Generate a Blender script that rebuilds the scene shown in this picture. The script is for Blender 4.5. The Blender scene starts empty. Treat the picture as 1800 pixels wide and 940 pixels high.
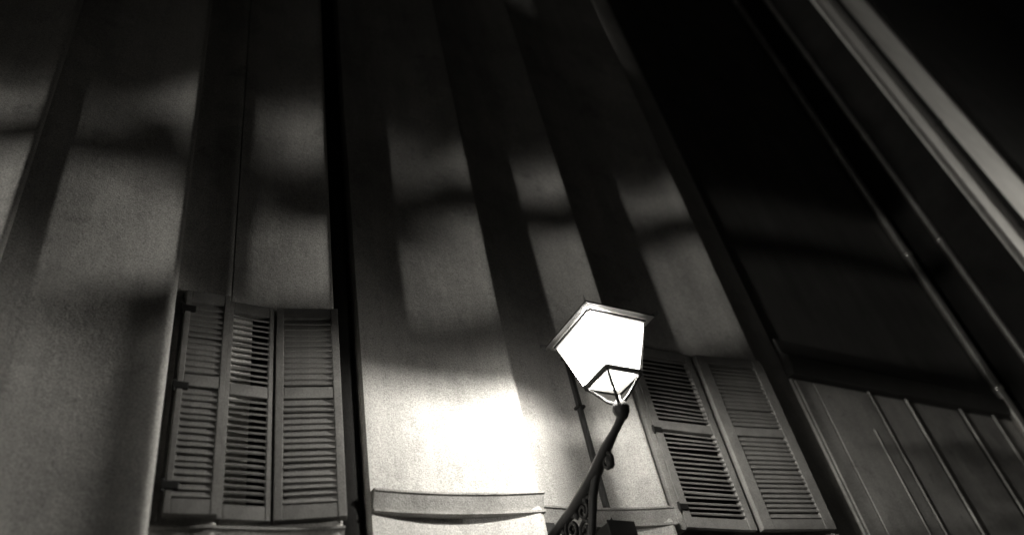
import bpy, bmesh, math, random
from mathutils import Vector, Matrix
random.seed(7)
R = math.radians
sc = bpy.context.scene
C = sc.collection

# ---------------------------------------------------------------- camera
cam_d = bpy.data.cameras.new('camera'); cam = bpy.data.objects.new('camera', cam_d); C.objects.link(cam)
cam_d.sensor_width = 36.0; cam_d.lens = 28.0; cam_d.clip_start = 0.05; cam_d.clip_end = 600
AZ, PITCH, ROLL = R(37.31), R(40.06), R(13.37)
fw = Vector((math.sin(AZ)*math.cos(PITCH), math.cos(AZ)*math.cos(PITCH), math.sin(PITCH)))
r0 = Vector((math.cos(AZ), -math.sin(AZ), 0)); u0 = r0.cross(fw)
cx = r0*math.cos(ROLL) - u0*math.sin(ROLL); cy = r0*math.sin(ROLL) + u0*math.cos(ROLL)
mw = Matrix((cx, cy, -fw)).transposed().to_4x4(); mw.translation = Vector((0, -4.5, 1.6))
cam.matrix_world = mw
cam_d.dof.use_dof = True; cam_d.dof.focus_distance = 6.0; cam_d.dof.aperture_fstop = 0.45   # fast lens, wide open at night
sc.camera = cam

# ---------------------------------------------------------------- night sky, moon, exposure
w = bpy.data.worlds.new('World'); sc.world = w; w.use_nodes = True
nt = w.node_tree; bg = nt.nodes['Background']
sky = nt.nodes.new('ShaderNodeTexSky'); sky.sky_type = 'NISHITA'; sky.sun_disc = False
sky.sun_elevation = R(-4); sky.sun_rotation = R(-60)
bw = nt.nodes.new('ShaderNodeRGBToBW')                     # the photograph is monochrome
nt.links.new(sky.outputs[0], bw.inputs[0]); nt.links.new(bw.outputs[0], bg.inputs[0])
bg.inputs[1].default_value = 0.05
moon_d = bpy.data.lights.new('moon', 'SUN'); moon_d.energy = 0.004; moon_d.angle = R(0.5); moon_d.color = (1, 0.97, 0.92)
moon = bpy.data.objects.new('moon', moon_d); C.objects.link(moon)
moon.rotation_euler = Vector((0.80, 0.35, -0.5)).to_track_quat('-Z', 'Y').to_euler()
vs = sc.view_settings; vs.view_transform = 'Standard'; vs.look = 'None'; vs.exposure = 0.0; vs.gamma = 1.0; vs.use_curve_mapping = False

LAMP_NEAR = 3100.0     # bulb radiance of the wall lantern in view
LAMP_MAST = 2750.0     # globe of the street lamp down the street
LAMP_FAR = 800.0      # globe of the street lamp beyond the projecting house

# ---------------------------------------------------------------- materials
def mat(name, col, rough=0.85, var=0.18, scale=3.0, grain=0.10, grain_scale=160, bump=0.25, metallic=0.0, streak=0.0, spec=0.3, patch=0.0):
    m = bpy.data.materials.new(name); m.use_nodes = True
    n = m.node_tree.nodes; l = m.node_tree.links; b = n['Principled BSDF']
    b.inputs['Roughness'].default_value = rough; b.inputs['Metallic'].default_value = metallic
    b.inputs['Specular IOR Level'].default_value = spec
    tc = n.new('ShaderNodeTexCoord')
    def noise(s, d, vec=None, r=0.6):
        t = n.new('ShaderNodeTexNoise'); t.inputs['Scale'].default_value = s; t.inputs['Detail'].default_value = d
        t.inputs['Roughness'].default_value = r
        l.new(vec or tc.outputs['Object'], t.inputs['Vector']); return t.outputs['Fac']
    def mul(a, bb, op='MULTIPLY'):
        x = n.new('ShaderNodeMath'); x.operation = op
        for i, v in enumerate((a, bb)):
            if isinstance(v, (int, float)): x.inputs[i].default_value = v
            else: l.new(v, x.inputs[i])
        return x.outputs[0]
    def rng(a, lo, hi):
        x = n.new('ShaderNodeMapRange'); x.inputs[1].default_value = 0.3; x.inputs[2].default_value = 0.7
        x.inputs[3].default_value = lo; x.inputs[4].default_value = hi; l.new(a, x.inputs[0]); return x.outputs[0]
    big = noise(scale, 5); fine = noise(grain_scale, 2)
    f = mul(rng(big, 1-var, 1+var), rng(fine, 1-grain, 1+grain))
    if patch:                                                # old repairs and damp stains with edges of their own
        pn = n.new('ShaderNodeMapRange'); pn.inputs[1].default_value = 0.50; pn.inputs[2].default_value = 0.54
        pn.inputs[3].default_value = 1.0; pn.inputs[4].default_value = 1-patch; l.new(noise(0.9, 7, None, 0.68), pn.inputs[0]); f = mul(f, pn.outputs[0])
        pm = n.new('ShaderNodeMapRange'); pm.inputs[1].default_value = 0.60; pm.inputs[2].default_value = 0.66
        pm.inputs[3].default_value = 1.0; pm.inputs[4].default_value = 1-1.6*patch; l.new(noise(2.7, 8, None, 0.7), pm.inputs[0]); f = mul(f, pm.outputs[0])
    if streak:
        mp = n.new('ShaderNodeMapping'); mp.inputs['Scale'].default_value = (2.6, 2.6, 0.28); l.new(tc.outputs['Object'], mp.inputs[0])
        f = mul(f, rng(noise(1.6, 6, mp.outputs[0], 0.7), 1-streak, 1+streak))
    vm = n.new('ShaderNodeVectorMath'); vm.operation = 'SCALE'
    vm.inputs[0].default_value = (col, col*0.975, col*0.93); l.new(f, vm.inputs['Scale']); l.new(vm.outputs[0], b.inputs['Base Color'])
    if bump:
        bp = n.new('ShaderNodeBump'); bp.inputs['Strength'].default_value = bump; bp.inputs['Distance'].default_value = 0.01
        l.new(mul(mul(fine, 0.5), noise(22, 4), 'ADD'), bp.inputs['Height']); l.new(bp.outputs[0], b.inputs['Normal'])
    return m
def emit(name, strength, col=(1, 0.97, 0.9), trans=0.0):
    m = bpy.data.materials.new(name); m.use_nodes = True
    n = m.node_tree.nodes; l = m.node_tree.links; n.clear()
    o = n.new('ShaderNodeOutputMaterial'); e = n.new('ShaderNodeEmission')
    e.inputs[0].default_value = (*col, 1); e.inputs[1].default_value = strength
    if trans:
        t = n.new('ShaderNodeBsdfTransparent'); g = n.new('ShaderNodeBsdfGlossy'); g.inputs['Roughness'].default_value = 0.1
        mx = n.new('ShaderNodeMixShader'); mx.inputs[0].default_value = 0.06; l.new(t.outputs[0], mx.inputs[1]); l.new(g.outputs[0], mx.inputs[2])
        t.inputs[0].default_value = (trans, trans, trans, 1)
        a = n.new('ShaderNodeAddShader'); l.new(e.outputs[0], a.inputs[0]); l.new(mx.outputs[0], a.inputs[1]); l.new(a.outputs[0], o.inputs[0])
    else: l.new(e.outputs[0], o.inputs[0])
    return m
def shadow_net(name, opacity):
    m = bpy.data.materials.new(name); m.use_nodes = True
    n = m.node_tree.nodes; l = m.node_tree.links; b = n['Principled BSDF']; o = n['Material Output']
    b.inputs['Base Color'].default_value = (0.12, 0.12, 0.115, 1); b.inputs['Roughness'].default_value = 0.9
    t = n.new('ShaderNodeBsdfTransparent'); mx = n.new('ShaderNodeMixShader'); mx.inputs[0].default_value = opacity
    l.new(t.outputs[0], mx.inputs[1]); l.new(b.outputs[0], mx.inputs[2]); l.new(mx.outputs[0], o.inputs[0]); return m
M = dict(
    plaster=mat('pale_plaster', 0.42, 0.92, 0.16, 1.1, 0.36, 105, 0.6, streak=0.16, patch=0.14),
    trim=mat('trim_stone', 0.26, 0.9, 0.2, 4, 0.3, 105, 0.5, streak=0.15, patch=0.15),
    shutter=mat('shutter_paint', 0.185, 0.85, 0.16, 5, 0.25, 110, 0.3, streak=0.12, patch=0.12),
    shade_wall=mat('shade_plaster', 0.07, 0.88, 0.22, 1.2, 0.18, 110, 0.35, streak=0.2),  # wall tone darkened to stand in for shade
    shade_trim=mat('shade_dark_stone', 0.05, 0.8, 0.2, 3, 0.15, 120, 0.3),
    shade_black=mat('shade_black_face', 0.014, 0.95, 0.3, 2, 0.2, 90, 0.3, spec=0.1),  # near-black colour that stands in for shade
    light_house=mat('light_plaster', 0.58, 0.85, 0.12, 1.5, 0.12, 90, 0.3, streak=0.12),
    panel=mat('panel_paint', 0.36, 0.75, 0.18, 2.0, 0.3, 105, 0.3, streak=0.15, patch=0.16),
    iron=mat('black_iron', 0.012, 0.55, 0.3, 9, 0.2, 150, 0.25),
    cap=mat('lantern_metal', 0.03, 0.5, 0.25, 9, 0.2, 150, 0.15, metallic=0.3),
    pipe=mat('glossy_pipe', 0.8, 0.28, 0.2, 4, 0.1, 60, 0.02, metallic=0.9),
    zinc=mat('zinc_pipe', 0.35, 0.35, 0.2, 4, 0.1, 60, 0.05, metallic=0.6),
    asphalt=mat('asphalt', 0.05, 0.9, 0.2, 2, 0.2, 80, 0.5),
    wood=mat('shadow_rig_timber', 0.18, 0.85, 0.2, 3, 0.1, 60, 0.2),
    steel=mat('shadow_rig_steel', 0.3, 0.5, 0.2, 5, 0.1, 60, 0.1, metallic=0.7),
    net=shadow_net('shadow_rig_net', 0.80),
    glass=emit('lit_lantern_glass', 6.0, trans=0.82),
    bulb=emit('lantern_bulb', LAMP_NEAR),
    globe=emit('street_lamp_globe', LAMP_MAST),
    globe_far=emit('far_lamp_globe', LAMP_FAR),
)

# ---------------------------------------------------------------- mesh helpers
class MB:
    def __init__(s): s.v = []; s.f = []
    def add(s, vs_, fs_):
        o = len(s.v); s.v += [tuple(v) for v in vs_]; s.f += [tuple(i+o for i in f) for f in fs_]; return s
    def box(s, x0, x1, y0, y1, z0, z1):
        return s.add([(x0,y0,z0),(x1,y0,z0),(x1,y1,z0),(x0,y1,z0),(x0,y0,z1),(x1,y0,z1),(x1,y1,z1),(x0,y1,z1)],
                     [(0,3,2,1),(4,5,6,7),(0,1,5,4),(1,2,6,5),(2,3,7,6),(3,0,4,7)])
    def tube(s, pts, rad, n=8, closed=False):
        pts = [Vector(p) for p in pts]; N = len(pts)
        rad = rad if isinstance(rad, (list, tuple)) else [rad]*N
        ring = []; ref = None
        for i, p in enumerate(pts):
            a = pts[(i-1) % N] if (closed or i) else p; b = pts[(i+1) % N] if (closed or i < N-1) else p
            t = (b-a).normalized()
            if ref is None:
                ref = Vector((0,0,1)) if abs(t.z) < 0.9 else Vector((1,0,0))
            x = (ref - t*ref.dot(t)).normalized(); ref = x; y = t.cross(x)
            ring.append([p + (x*math.cos(k*2*math.pi/n) + y*math.sin(k*2*math.pi/n))*rad[i] for k in range(n)])
        vs_ = [v for r_ in ring for v in r_]; fs_ = []
        for i in range(N if closed else N-1):
            j = (i+1) % N
            fs_ += [(i*n+k, i*n+(k+1) % n, j*n+(k+1) % n, j*n+k) for k in range(n)]
        if not closed: fs_ += [tuple(reversed(range(n))), tuple(range((N-1)*n, N*n))]
        return s.add(vs_, fs_)
    def bar(s, a, b, wd, hd=None):                        # straight square bar
        a, b = Vector(a), Vector(b); t = (b-a).normalized(); hd = hd or wd
        ref = Vector((0,0,1)) if abs(t.z) < 0.95 else Vector((0,1,0))
        x = t.cross(ref).normalized()*wd/2; y = x.cross(t).normalized()*hd/2
        vs_ = [p+sx*x+sy*y for p in (a, b) for sx, sy in ((-1,-1),(1,-1),(1,1),(-1,1))]
        return s.add(vs_, [(0,1,2,3),(7,6,5,4),(0,4,5,1),(1,5,6,2),(2,6,7,3),(3,7,4,0)])
    def lathe(s, prof, c=(0,0,0), n=16):
        vs_ = [(c[0]+r_*math.cos(k*2*math.pi/n), c[1]+r_*math.sin(k*2*math.pi/n), c[2]+z) for r_, z in prof for k in range(n)]
        fs_ = [(i*n+k, i*n+(k+1) % n, (i+1)*n+(k+1) % n, (i+1)*n+k) for i in range(len(prof)-1) for k in range(n)]
        fs_ += [tuple(reversed(range(n))), tuple(range((len(prof)-1)*n, len(prof)*n))]
        return s.add(vs_, fs_)
    def sweep(s, path, prof):                             # prof (out, z) swept along an (x, y) path; out is towards the street
        m = len(prof); vs_ = [(x, y-o, z) for x, y in path for o, z in prof]; fs_ = []
        for i in range(len(path)-1):
            fs_ += [(i*m+k, i*m+(k+1) % m, (i+1)*m+(k+1) % m, (i+1)*m+k) for k in range(m)]
        fs_ += [tuple(range(m)), tuple(reversed(range((len(path)-1)*m, len(path)*m)))]
        return s.add(vs_, fs_)
    def mesh(s, name, m, smooth=0):
        me = bpy.data.meshes.new(name); me.from_pydata(s.v, [], s.f); me.materials.append(M[m])
        bm = bmesh.new(); bm.from_mesh(me); bmesh.ops.recalc_face_normals(bm, faces=bm.faces)
        if smooth:
            for f in bm.faces: f.smooth = True
            for e in bm.edges:
                if len(e.link_faces) == 2 and e.calc_face_angle(0) > R(smooth): e.smooth = False
        bm.to_mesh(me); bm.free(); return me
    def build(s, name, m, parent=None, smooth=0, bevel=0):
        o = link(name, s.mesh(name, m, smooth), parent)
        if bevel:
            b = o.modifiers.new('bevel', 'BEVEL'); b.width = bevel; b.segments = 2; b.limit_method = 'ANGLE'
        return o
def link(name, me, parent=None, loc=None, rz=None):
    o = bpy.data.objects.new(name, me); C.objects.link(o)
    if parent: o.parent = parent
    if loc: o.location = loc
    if rz: o.rotation_euler.z = rz
    return o
def tag(o, label=None, cat=None, group=None, kind=None):
    for k, v in (('label', label), ('category', cat), ('group', group), ('kind', kind)):
        if v: o[k] = v
    return o
def thing(name, label, cat, loc=(0,0,0), rz=0, group=None):
    return tag(link(name, None, None, loc, rz), label, cat, group)

# ---------------------------------------------------------------- ground
tag(MB().box(-60, 60, -60, 40, -0.3, 0.0).build('street', 'asphalt'), kind='structure')

# ---------------------------------------------------------------- pale house: ribbed facade
# plan of the facade: each rib swells slowly towards the street and drops back sharply on its right side
EDGES = [(-3.0, .15), (-1.68, .15), (-.45, .11), (.56, .185), (.93, .086), (1.645, .15), (3.10, .155), (4.28, .15), (6.10, .15)]
GAP = (1.645, 1.875, 0.50)                                 # black joint beside the left window
def plan():
    pts = [(-14.0, 0.0), (-4.2, 0.0)]; x0 = -4.2
    for b, p in EDGES:
        wd = b-x0; r_ = min(0.05, wd*.12); W = wd-r_; y0 = -p + .115*W
        for k in range(0, 21):
            u = W*k/20
            pts.append((x0 + u + .001, y0 + .18*u - .295*u*u/W))
        for k in range(1, 6):
            an = R(80)*k/5
            pts.append((b-r_ + r_*math.sin(an)/math.sin(R(80)), -p - .006*math.sin(2*an) + 0.045*(1-math.cos(an))))
        if b == GAP[0]: pts += [(GAP[0], GAP[2]), (GAP[1], GAP[2]), (GAP[1]+.0005, 0.02)]; x0 = GAP[1]
        else: x0 = b+.002
    pts += [(6.102, 0.0), (6.66, 0.0)]; return pts
PLAN = plan()
def wy(x):                                                 # street-side surface of the wall at x
    for (x0, y0), (x1, y1) in zip(PLAN, PLAN[1:]):
        if x0 <= x <= x1 and x1 > x0: return y0 + (y1-y0)*(x-x0)/(x1-x0)
    return 0.0
house = thing('town_house', 'pale plastered house with tall vertical ribs behind the lit lantern', 'house')
TOP = 24.0
m = MB(); n = len(PLAN)
m.add([(x, y, z) for z in (0, TOP) for x, y in PLAN], [(i, i+1, n+i+1, n+i) for i in range(n-1)])
m.build('wall', 'plaster', house, smooth=30)
MB().box(-14, 6.66, 0.5, 9, 0, TOP-.01).build('back_wall', 'plaster', house)
m = MB().sweep([(-14, 0), (6.66, 0)], [(-.3, TOP), (.5, TOP), (.55, TOP+.1), (.55, TOP+.3), (-.3, TOP+.3)]); m.build('cornice', 'trim', house)

# string course: hollow face turned downwards, dark groove beneath
def course(x0, x1, top=4.02, out=.09, h=.17):
    a, b = wy(x0+.003), wy(x1-.06); K = 14
    path = [(x0+(x1-x0)*k/K, .45*(a+(b-a)*k/K) + .55*(wy(x0+.003+(x1-.06-x0)*k/K))) for k in range(K+1)]
    z = top-h
    prof = [(-.25, top+.01), (out-.02, top), (out, top-.008), (out, top-.022), (out-.012, top-.03), (.012, z+.02), (.008, z+.008), (.026, z), (.024, z-.016), (.006, z-.022), (-.25, z-.022)]
    return MB().sweep(path, prof).build('string_course', 'trim', house, smooth=25)
course(.565, 1.64, 3.69, .03, .07); course(1.885, 3.095, 4.0, .06, .13); course(3.107, 4.275, 3.97, .045, .13); course(4.287, 6.095, 3.83, .02, .06)

# louvred shutters: leaf frames with one slat object for each slat
slat_cache = {}
def slat_mesh(wd, hw=.027, ang=38):
    k = (round(wd, 3), hw, ang)
    if k not in slat_cache:
        mm = MB(); a = R(ang); c, s = math.cos(a), math.sin(a); ht = .0055
        pr = [(-hw*c-ht*s, -hw*s+ht*c), (hw*c-ht*s, hw*s+ht*c), (hw*c+ht*s, hw*s-ht*c), (-hw*c+ht*s, -hw*s-ht*c)]
        mm.add([(x, y, z) for x in (0, wd) for y, z in pr], [(0,1,2,3),(7,6,5,4),(0,4,5,1),(1,5,6,2),(2,6,7,3),(3,7,4,0)])
        slat_cache[k] = mm.mesh('slat', 'shutter')
    return slat_cache[k]
def leaf(p0, p1, z0, z1, label, rails, pitch=.044, st=.062, hw=.026, back='shutter', ang=66):
    (x0, y0), (x1, y1) = p0, p1; L = math.hypot(x1-x0, y1-y0); rz = math.atan2(y1-y0, x1-x0)
    t = .042
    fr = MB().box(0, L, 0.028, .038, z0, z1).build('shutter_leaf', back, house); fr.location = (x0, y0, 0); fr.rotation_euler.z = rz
    fr['label'] = label
    for a in (0, L-st): MB().box(a, a+st, -t/2, .0275, z0, z1).build('stile', 'shutter', fr, bevel=.004)
    zz = [z0] + rails + [z1-.09]
    for i, z in enumerate(zz):
        h = .09 if i in (0, len(zz)-1) else .085
        MB().box(st+.001, L-st-.001, -t/2+.003, .0275, z, z+h).build('rail', 'shutter', fr, bevel=.004)
    for a, b in zip(zz, zz[1:]):
        lo = a + .09 + .012; hi = b - .012; nn = int((hi-lo)/pitch); pt = (hi-lo)/nn
        for k in range(nn):
            o = link('slat', slat_mesh(L-2*st-.004, hw, ang), fr, (st+.002, -.004+random.uniform(-.002, .002), lo+pt*(k+.5)+random.uniform(-.003, .003)))
            o.rotation_euler = (R(random.gauss(0, 4)), R(random.gauss(0, .5)), 0)
    # hinge straps
    return fr
ZL, ZR = (3.72, 4.55, 5.30), (3.855, 4.745, 5.62)
leaf((.625, -.122), (.905, -.134), ZL[0], ZL[2], 'narrow lit part of the split left leaf of the window', [ZL[1]], st=.035)
leaf((.913, -.085), (1.215, -.085), ZL[0], ZL[2], 'set-back part of the split left leaf, backed black for shade', [ZL[1]], st=.03, hw=.019, back='iron', ang=36)  # one leaf split and set back, backed black, so this part falls dark
leaf((1.235, -.095), (1.642, -.200), ZL[0], ZL[2], 'lit louvred leaf beside the black joint', [ZL[1]], st=.05)
leaf((4.47, -.045), (5.22, -.060), ZR[0], ZR[2], 'louvred leaf on the lantern side, backed black for shade', [ZR[1]], st=.08, hw=.021, back='iron', ang=38)  # black backing stands in for shade between the slats
leaf((5.27, -.085), (6.07, -.172), ZR[0], ZR[2], 'lit louvred leaf at the outer edge of the house', [ZR[1]], st=.12, hw=.025, ang=60)
for zz, xx in ((4.52, .62), (3.86, .62), (5.12, .62), (4.70, 4.462), (4.0, 4.462), (5.4, 4.462)):     # iron hinge straps
    yh = -.156 if xx < 1 else -.085
    MB().box(xx-.02, xx+.07, yh, yh+.03, zz, zz+.045).build('hinge', 'iron', house, bevel=.003)
    MB().lathe([(.011, -.015), (.011, .06)], (xx-.012, yh+.014, zz), 8).build('hinge_pin', 'iron', house)
for x0, x1, zz in ((.575, .617, ZL), (4.40, 4.462, ZR)):
    MB().box(x0, x1, -.06, .10, zz[0]-.02, zz[2]+.05).build('window_jamb', 'trim', house, bevel=.006)
for x0, x1, y, zz in ((.62, 1.23, -.055, ZL), (4.465, 6.0, -.02, ZR)):
    MB().box(x0, x1, y, .12, zz[2]+.005, zz[2]+.055).build('window_head', 'trim', house, bevel=.006)

# conduit and junction box beside the lantern bracket
cd = thing('cable_conduit', 'thin black cable conduit running up the wall behind the lantern', 'conduit', (3.745, 0, 0))
MB().tube([(0, -.04, 3.80), (0, -.04, 5.46)], .026, 8).build('conduit_pipe', 'iron', cd, smooth=40)
for z in (4.3, 4.85, 5.35): MB().box(-.036, .036, -.075, .004, z, z+.02).build('pipe_clip', 'iron', cd)
jb = thing('junction_box', 'black junction box on the wall below the lantern bracket', 'box', (3.60, 0, 3.62))
MB().box(-.10, .12, -.30, 0, -.20, .12).build('box_body', 'iron', jb, bevel=.01)
MB().box(-.11, .13, -.315, -.302, -.21, .13).build('box_lid', 'iron', jb, bevel=.004)
MB().tube([(.085, -.03, .12), (.085, -.03, .18)], .026, 8).build('cable_gland', 'iron', jb)

# ---------------------------------------------------------------- grey house to the right of it
gh = thing('grey_house', 'grey house, upper wall coloured dark for shade, with panelled ground storey right of the shutters', 'house')
MB().box(6.662, 11.015, 0.0, 9, 0, TOP+1).build('wall', 'shade_wall', gh)
# panelled storey: pilaster, boards with a dark joint, beads that catch the light
MB().box(6.662, 6.70, -.03, -.002, 0, 5.62).build('edge_strip', 'panel', gh)
for a, b, y in ((6.70, 6.955, -.045), (6.975, 7.86, -.045), (7.93, 8.52, -.03), (8.60, 9.56, -.02), (9.66, 11.0, -.02)):
    MB().box(a, b, y, -.002, 0, 5.60).build('panel', 'panel', gh, bevel=.006)
for x in (7.90, 8.56, 9.61, 10.30):
    MB().tube([(x, -.036, 0), (x, -.036, 5.62)], .013, 8).build('bead', 'panel', gh, smooth=50)
MB().tube([(7.62, -.047, 0), (7.62, -.047, 5.1)], .008, 8).build('bead', 'panel', gh, smooth=50)
MB().sweep([(6.662, 0), (11.015, 0)], [(-.01, 5.64), (.09, 5.64), (.12, 5.72), (.12, 5.86), (.07, 5.92), (.05, 6.12), (-.01, 6.14)]).build('cornice', 'shade_trim', gh, smooth=25)  # cornice coloured dark to stand in for a band of shadow
MB().sweep([(6.662, 0), (11.015, 0)], [(-.01, 3.64), (.09, 3.64), (.12, 3.72), (.12, 3.80), (.07, 3.86), (-.01, 3.86)]).build('string_course', 'panel', gh, smooth=25)
def drainpipe(x, y, r_, z0, z1, label, m='pipe', name='drainpipe', step=2.4):
    t = thing(name, label, 'pipe', (x, y, 0))
    MB().tube([(0, 0, z0), (0, 0, z1)], r_, 14).build('pipe_length', m, t, smooth=50)
    z = z0 + 1.2
    while z < z1:
        MB().lathe([(r_*1.02, 0), (r_*1.22, .01), (r_*1.22, .06), (r_*1.02, .07)], (0, 0, z), 14).build('pipe_collar', m, t, smooth=50); z += step
    return t
drainpipe(1.762, .13, .108, 0, 23.9, 'black pipe added to darken the joint right of the left shutters', 'shade_black', step=60)  # black pipe added to fill the joint with shade
drainpipe(10.72, -.10, .06, 0, 23, 'glossy dark drainpipe on the grey house, the one nearer the lantern')
drainpipe(10.965, -.53, .045, 0, 23, 'glossy dark drainpipe on the shade-black flank of the jutting house')

# ---------------------------------------------------------------- projecting house, upper right
ph = thing('projecting_house', 'light plastered house corner jutting out at the upper right', 'house')
MB().box(11.03, 13.9, -1.2, 9, 0, 25).build('wall', 'light_house', ph, bevel=.02)
MB().sweep([(11.0, -1.2), (13.9, -1.2)], [(-.01, 25.02), (.4, 25.02), (.45, 25.3), (-.01, 25.3)]).build('cornice', 'light_house', ph, smooth=25)
MB().box(11.017, 11.0295, -1.17, -.002, 0, 24.9).build('side_wall', 'shade_black', ph)  # flank coloured black in place of shade
dh = thing('shade_house', 'house front at the far right edge coloured black for shade', 'house')
MB().box(13.902, 26, -1.3, 9, 0, 26).build('wall', 'shade_black', dh, bevel=.02)  # black colour stands in for an unlit front
MB().sweep([(13.902, -1.3), (26, -1.3)], [(-.01, 26.02), (.3, 26.02), (.35, 26.3), (-.01, 26.3)]).build('cornice', 'shade_trim', dh, smooth=25)
drainpipe(12.05, -1.252, .05, 0, 25, 'matt black drainpipe on the jutting light house', 'iron')
drainpipe(11.06, -1.225, .04, 0, 25, 'pale metal corner pipe gleaming along the edge of the light house', 'zinc', step=60)

bn = thing('light_blocker', 'added unseen sign board projecting from the light house', 'blocker', (11.26, -1.2, 0))  # unseen board added to keep the far lamp's light off the facade
MB().box(-.03, .03, -1.36, -.10, 2.8, 7.55).build('blocker_board', 'iron', bn, bevel=.006)
for z in (3.0, 7.3): MB().bar((0, 0.0, z), (0, -.12, z), .05).build('blocker_bracket', 'iron', bn)

# ---------------------------------------------------------------- lanterns
def scroll(cy_, cz, r_, turns, a0, sgn, k=22):
    return [(0, cy_+r_*(1-.8*i/k)*math.cos(a0+sgn*turns*2*math.pi*i/k), cz+r_*(1-.8*i/k)*math.sin(a0+sgn*turns*2*math.pi*i/k)) for i in range(k+1)]
def wall_lantern(x, ywall, zc, label, bulb_m, reach=1.11):
    """zc is the height of the neck ball; the lantern leans out from the wall at ywall"""
    t = thing('wall_lantern', label, 'lantern', (x, ywall, zc-.38))
    Y = -reach; z0, z1 = .590, .972                          # bottom and top of the glazed body
    hb, ht, hc = .140, .236, .290                            # half widths: bottom, top, cap rim
    S = [(-1,-1), (1,-1), (1,1), (-1,1)]
    P = lambda h, s, z: (s[0]*h, Y+s[1]*h*(1 if s[1] < 0 else .86), z)   # a little shallower at the back
    # glazed body
    body = MB()
    for s in S: body.bar(P(hb, s, z0-.012), P(ht, s, z1), .009)
    for i in range(4):
        body.bar(P(hb, S[i], z0), P(hb, S[(i+1) % 4], z0), .026, .026)
        body.bar(P(ht, S[i], z1-.012), P(ht, S[(i+1) % 4], z1-.012), .018, .022)
    fr = body.build('lantern_frame', 'cap', t)
    for i in range(4):
        a, b = S[i], S[(i+1) % 4]; e = .006
        MB().add([P(hb-e, a, z0+.014), P(hb-e, b, z0+.014), P(ht-e, b, z1-.024), P(ht-e, a, z1-.024)], [(0,1,2,3)]).build('glass_pane', 'glass', t)
    MB().box(hb+.052, hb+.085, Y-.10, Y-.03, .76, .83).build('latch', 'cap', fr, bevel=.004)
    # roof: rim with an overhang, hip roof, vent and finial
    cp = MB()
    cp.add([P(hc, s, z1+.004) for s in S] + [P(hc, s, z1+.018) for s in S] + [P(ht-.012, s, z1+.004) for s in S],
           [(0,1,5,4), (1,2,6,5), (2,3,7,6), (3,0,4,7), (0,8,9,1), (1,9,10,2), (2,10,11,3), (3,11,8,0)])
    cp.add([P(hc, s, z1+.018) for s in S] + [P(.09, s, z1+.135) for s in S], [(0,1,5,4), (1,2,6,5), (2,3,7,6), (3,0,4,7), (4,5,6,7)])
    cp.add([P(ht-.012, s, z1+.004) for s in S] + [P(.08, s, z1+.11) for s in S], [(0,1,5,4), (1,2,6,5), (2,3,7,6), (3,0,4,7), (4,5,6,7)])
    cap = cp.build('cap', 'cap', t)
    MB().lathe([(.085, z1+.13), (.10, z1+.14), (.10, z1+.16), (.06, z1+.19), (.025, z1+.205), (.012, z1+.225), (.002, z1+.24)], (0, Y, 0), 12).build('finial', 'cap', cap, smooth=40)
    for s in S:                                              # small palmette at each corner of the rim
        MB().add([P(hc-.005, s, z1-.012), P(hc+.028, s, z1+.015), P(hc+.022, s, z1+.05), P(hc-.005, s, z1+.035),
                  P(hc-.012, (s[0]*1.03, s[1]*.97), z1+.03)], [(0,1,2,3), (0,4,1), (1,4,2), (2,4,3), (3,4,0)]).build('corner_leaf', 'cap', cap)
    # lamp
    MB().lathe([(.006, 0), (.036, .018), (.052, .05), (.052, .07), (.036, .10), (.006, .118)], (0, Y, z1-.115), 12).build('bulb', bulb_m, t, smooth=60)
    MB().tube([(0, Y, z1+.004), (0, Y, z1+.10)], .022, 8).build('bulb_holder', 'cap', t)
    MB().box(.012, .125, Y+.125, Y+.155, z0+.02, z1-.03).build('shadow_box', 'cap', t, bevel=.004)  # opaque box added inside to shade part of the wall
    # cradle and neck
    for s in S:
        MB().tube([(0, Y, .395), (s[0]*.05, Y+s[1]*.05, .45), P(hb*.8, s, .545), P(hb, s, z0-.014)], [.016, .012, .009, .009], 6).build('cradle_arm', 'iron', t, smooth=60)
    MB().lathe([(.02, .300), (.034, .315), (.052, .345), (.058, .375), (.050, .405), (.030, .43), (.018, .445)], (0, Y, 0), 14).build('neck_ball', 'iron', t, smooth=60)
    # bracket: arm, lower strut, scrolls, wall plate
    br = MB().tube([(0, Y, .33), (0, Y+.06, .305), (0, Y+.12, .278), (0, Y+.26, .222), (0, Y+.40, .15), (0, Y+.58, .085), (0, Y+.76, .035), (0, Y+.94, .005), (0, Y+1.085, -.02)],
                   [.032, .028, .028, .040, .046, .044, .040, .036, .034], 8).build('bracket', 'iron', t, smooth=60)
    MB().tube([(0, Y+.33, .185), (0, Y+.43, .105), (0, Y+.50, .02), (0, Y+.555, -.09), (0, Y+.62, -.21), (0, Y+.72, -.33), (0, Y+.88, -.44), (0, Y+1.085, -.53)], [.022, .030, .030, .028, .028, .028, .028, .028], 8).build('strut', 'iron', br, smooth=60)
    for a in ((Y+.268, .142, .062, 1.3, 1.4, 1), (Y+.535, .055, .040, 1.3, 2.2, -1), (Y+.635, -.02, .065, 1.5, 1.2, 1), (Y+.665, -.145, .072, 1.5, 3.0, -1), (Y+.80, -.075, .092, 1.6, 2.6, -1),
              (Y+.82, -.255, .105, 1.6, .9, 1), (Y+.97, -.12, .095, 1.5, 3.4, 1), (Y+.98, -.34, .09, 1.4, .2, -1)):
        MB().tube(scroll(*a), .0145, 6).build('scroll', 'iron', br, smooth=60)
    for q in ((Y+.59, .035), (Y+.72, -.01), (Y+.90, -.05)):
        MB().lathe([(.004, -.035), (.020, -.015), (.024, .0), (.018, .015), (.004, .035)], (0, q[0], q[1]), 8).build('leaf_boss', 'iron', br, smooth=60)
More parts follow.
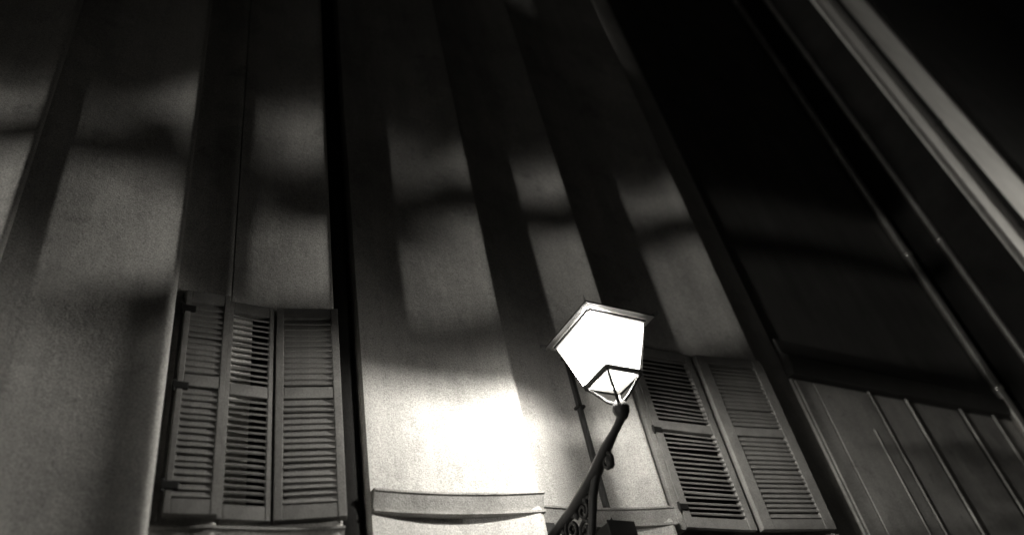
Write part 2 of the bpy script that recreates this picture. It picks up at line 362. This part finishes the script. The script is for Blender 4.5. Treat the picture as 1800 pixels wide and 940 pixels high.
    MB().lathe([(.012, -.06), (.026, -.045), (.030, -.01), (.022, .02), (.01, .035)], (0, Y+.245, .145), 10).build('pendant', 'iron', br, smooth=60)
    MB().box(-.055, .055, -.045, .0, -.60, .10).build('wall_plate', 'iron', t, bevel=.008)
    return t
wl = wall_lantern(3.18, 0.0, 4.118, 'glowing square iron lantern on a scrolled bracket before the pale house', 'bulb')
wl.location.y = wy(3.18)
for ch in wl.children:
    if ch.name.split('.')[0] != 'wall_plate': ch.location.y -= wy(3.18)
# ---------------------------------------------------------------- beyond the left edge: lamp mast and an added shadow caster
def street_lamp(x, y, label, gm, up=0.0):
    lm = thing('street_lamp', label, 'lamp post', (x, y, 0), 0, 'globe street lamps')
    MB().lathe([(.16, 0), (.16, .12), (.10, .2), (.075, .9), (.06, 1.0), (.05, 3.6+up), (.07, 3.64+up), (.09, 3.68+up), (.09, 3.695+up)], (0,0,0), 14).build('post', 'iron', lm, smooth=40)
    MB().lathe([(.06, 0), (.21, .06), (.295, .18), (.305, .28), (.265, .41), (.16, .51), (.02, .55)], (0, 0, 3.70+up), 16).build('globe', gm, lm, smooth=60)
street_lamp(-20, -5.2, 'street lamp with a bright globe down the street on the left', 'globe')
street_lamp(15.6, -2.3, 'taller street lamp with a bright globe in front of the dark house', 'globe_far', 0.55)

sf = thing('shadow_rig', 'added timber and tube frame with nets, casting shade from far left', 'shadow_rig', (0, 0, 0))  # unseen structure added to cut the lamp light into bands
for x, y in ((-12.9, -2.13), (-12.9, -1.0), (-10.9, -2.13), (-10.9, -1.0), (-1.1, -2.13)):
    MB().tube([(x, y, 0), (x, y, 16)], .026, 8).build('standard', 'steel', sf, smooth=50)
for y in (-2.17, -.96): MB().tube([(-13.1, y, 1.96), (-1.0, y, 1.96)], .024, 8).build('ledger', 'steel', sf, smooth=50)
for y in (-2.1, -1.83): MB().box(-13.1, -1.0, y, y+.25, 2.0, 2.045).build('plank', 'wood', sf)
def sloped(name, x0, x1, za, zb, h, m, y0=-2.20, y1=-2.17):
    return MB().add([(x0,y0,za),(x1,y0,zb),(x1,y1,zb),(x0,y1,za),(x0,y0,za+h),(x1,y0,zb+h),(x1,y1,zb+h),(x0,y1,za+h)],
                    [(0,3,2,1),(4,5,6,7),(0,1,5,4),(1,2,6,5),(2,3,7,6),(3,0,4,7)]).build(name, m, sf)
sloped('shadow_board', -13.0, -1.0, 3.98, 5.22, .27, 'wood')
def smooth_path(pts, y, k=6):                               # Catmull-Rom through (x, z)
    out = []
    for i in range(len(pts)-1):
        p = [pts[max(i-1, 0)], pts[i], pts[i+1], pts[min(i+2, len(pts)-1)]]
        for a in range(k):
            t = a/k
            f = lambda q: .5*(2*p[1][q] + (p[2][q]-p[0][q])*t + (2*p[0][q]-5*p[1][q]+4*p[2][q]-p[3][q])*t*t + (3*p[1][q]-p[0][q]-3*p[2][q]+p[3][q])*t**3)
            out.append((f(0), y, f(1)))
    return out + [(pts[-1][0], y, pts[-1][1])]
roll_line = [(-13, 5.3), (-10.5, 5.25), (-9.2, 5.40), (-8.55, 5.46), (-8.36, 5.57), (-8.17, 5.71), (-8.0, 5.68), (-7.86, 5.5), (-7.65, 5.36), (-7.43, 5.41), (-7.23, 5.36), (-7.05, 5.62),
             (-6.84, 5.76), (-6.6, 5.84), (-6.39, 5.74), (-6.06, 5.82), (-5.73, 5.78), (-5.24, 6.05), (-4.89, 6.11), (-4.6, 6.05), (-3.6, 6.3), (-2.2, 6.35), (-1.0, 6.5)]
MB().tube(smooth_path(roll_line, -2.22), .105, 8).build('shadow_roll', 'wood', sf, smooth=60)
hem = [(-13, 5.6), (-10, 5.6), (-8.8, 5.70), (-8.45, 5.86), (-8.16, 6.06), (-7.9, 6.10), (-7.7, 5.85), (-7.5, 5.74), (-7.23, 5.82), (-6.95, 6.05), (-6.78, 6.15), (-6.43, 6.28), (-6.1, 6.15), (-5.7, 6.26),
       (-5.3, 6.45), (-5.07, 6.55), (-4.6, 6.7), (-3.0, 6.9), (-1.0, 7.3)]
for k, (dz, y) in enumerate(((-.06, -2.33), (.05, -2.36), (.17, -2.39))):                # overlapping net sheets added to fade the light above their uneven hems
    e = smooth_path([(x, z+dz) for x, z in hem], y, 3); nn = len(e)
    MB().add(e + [(x, y, 16.0) for x, _, z in e], [(i, i+1, nn+i+1, nn+i) for i in range(nn-1)]).build('shadow_net', 'net', sf)
for x, wd in ((-8.40, .26), (-8.03, .10)): MB().box(x-wd/2, x+wd/2, -2.30, -2.24, 0, 4.5).build('shadow_prop', 'wood', sf)
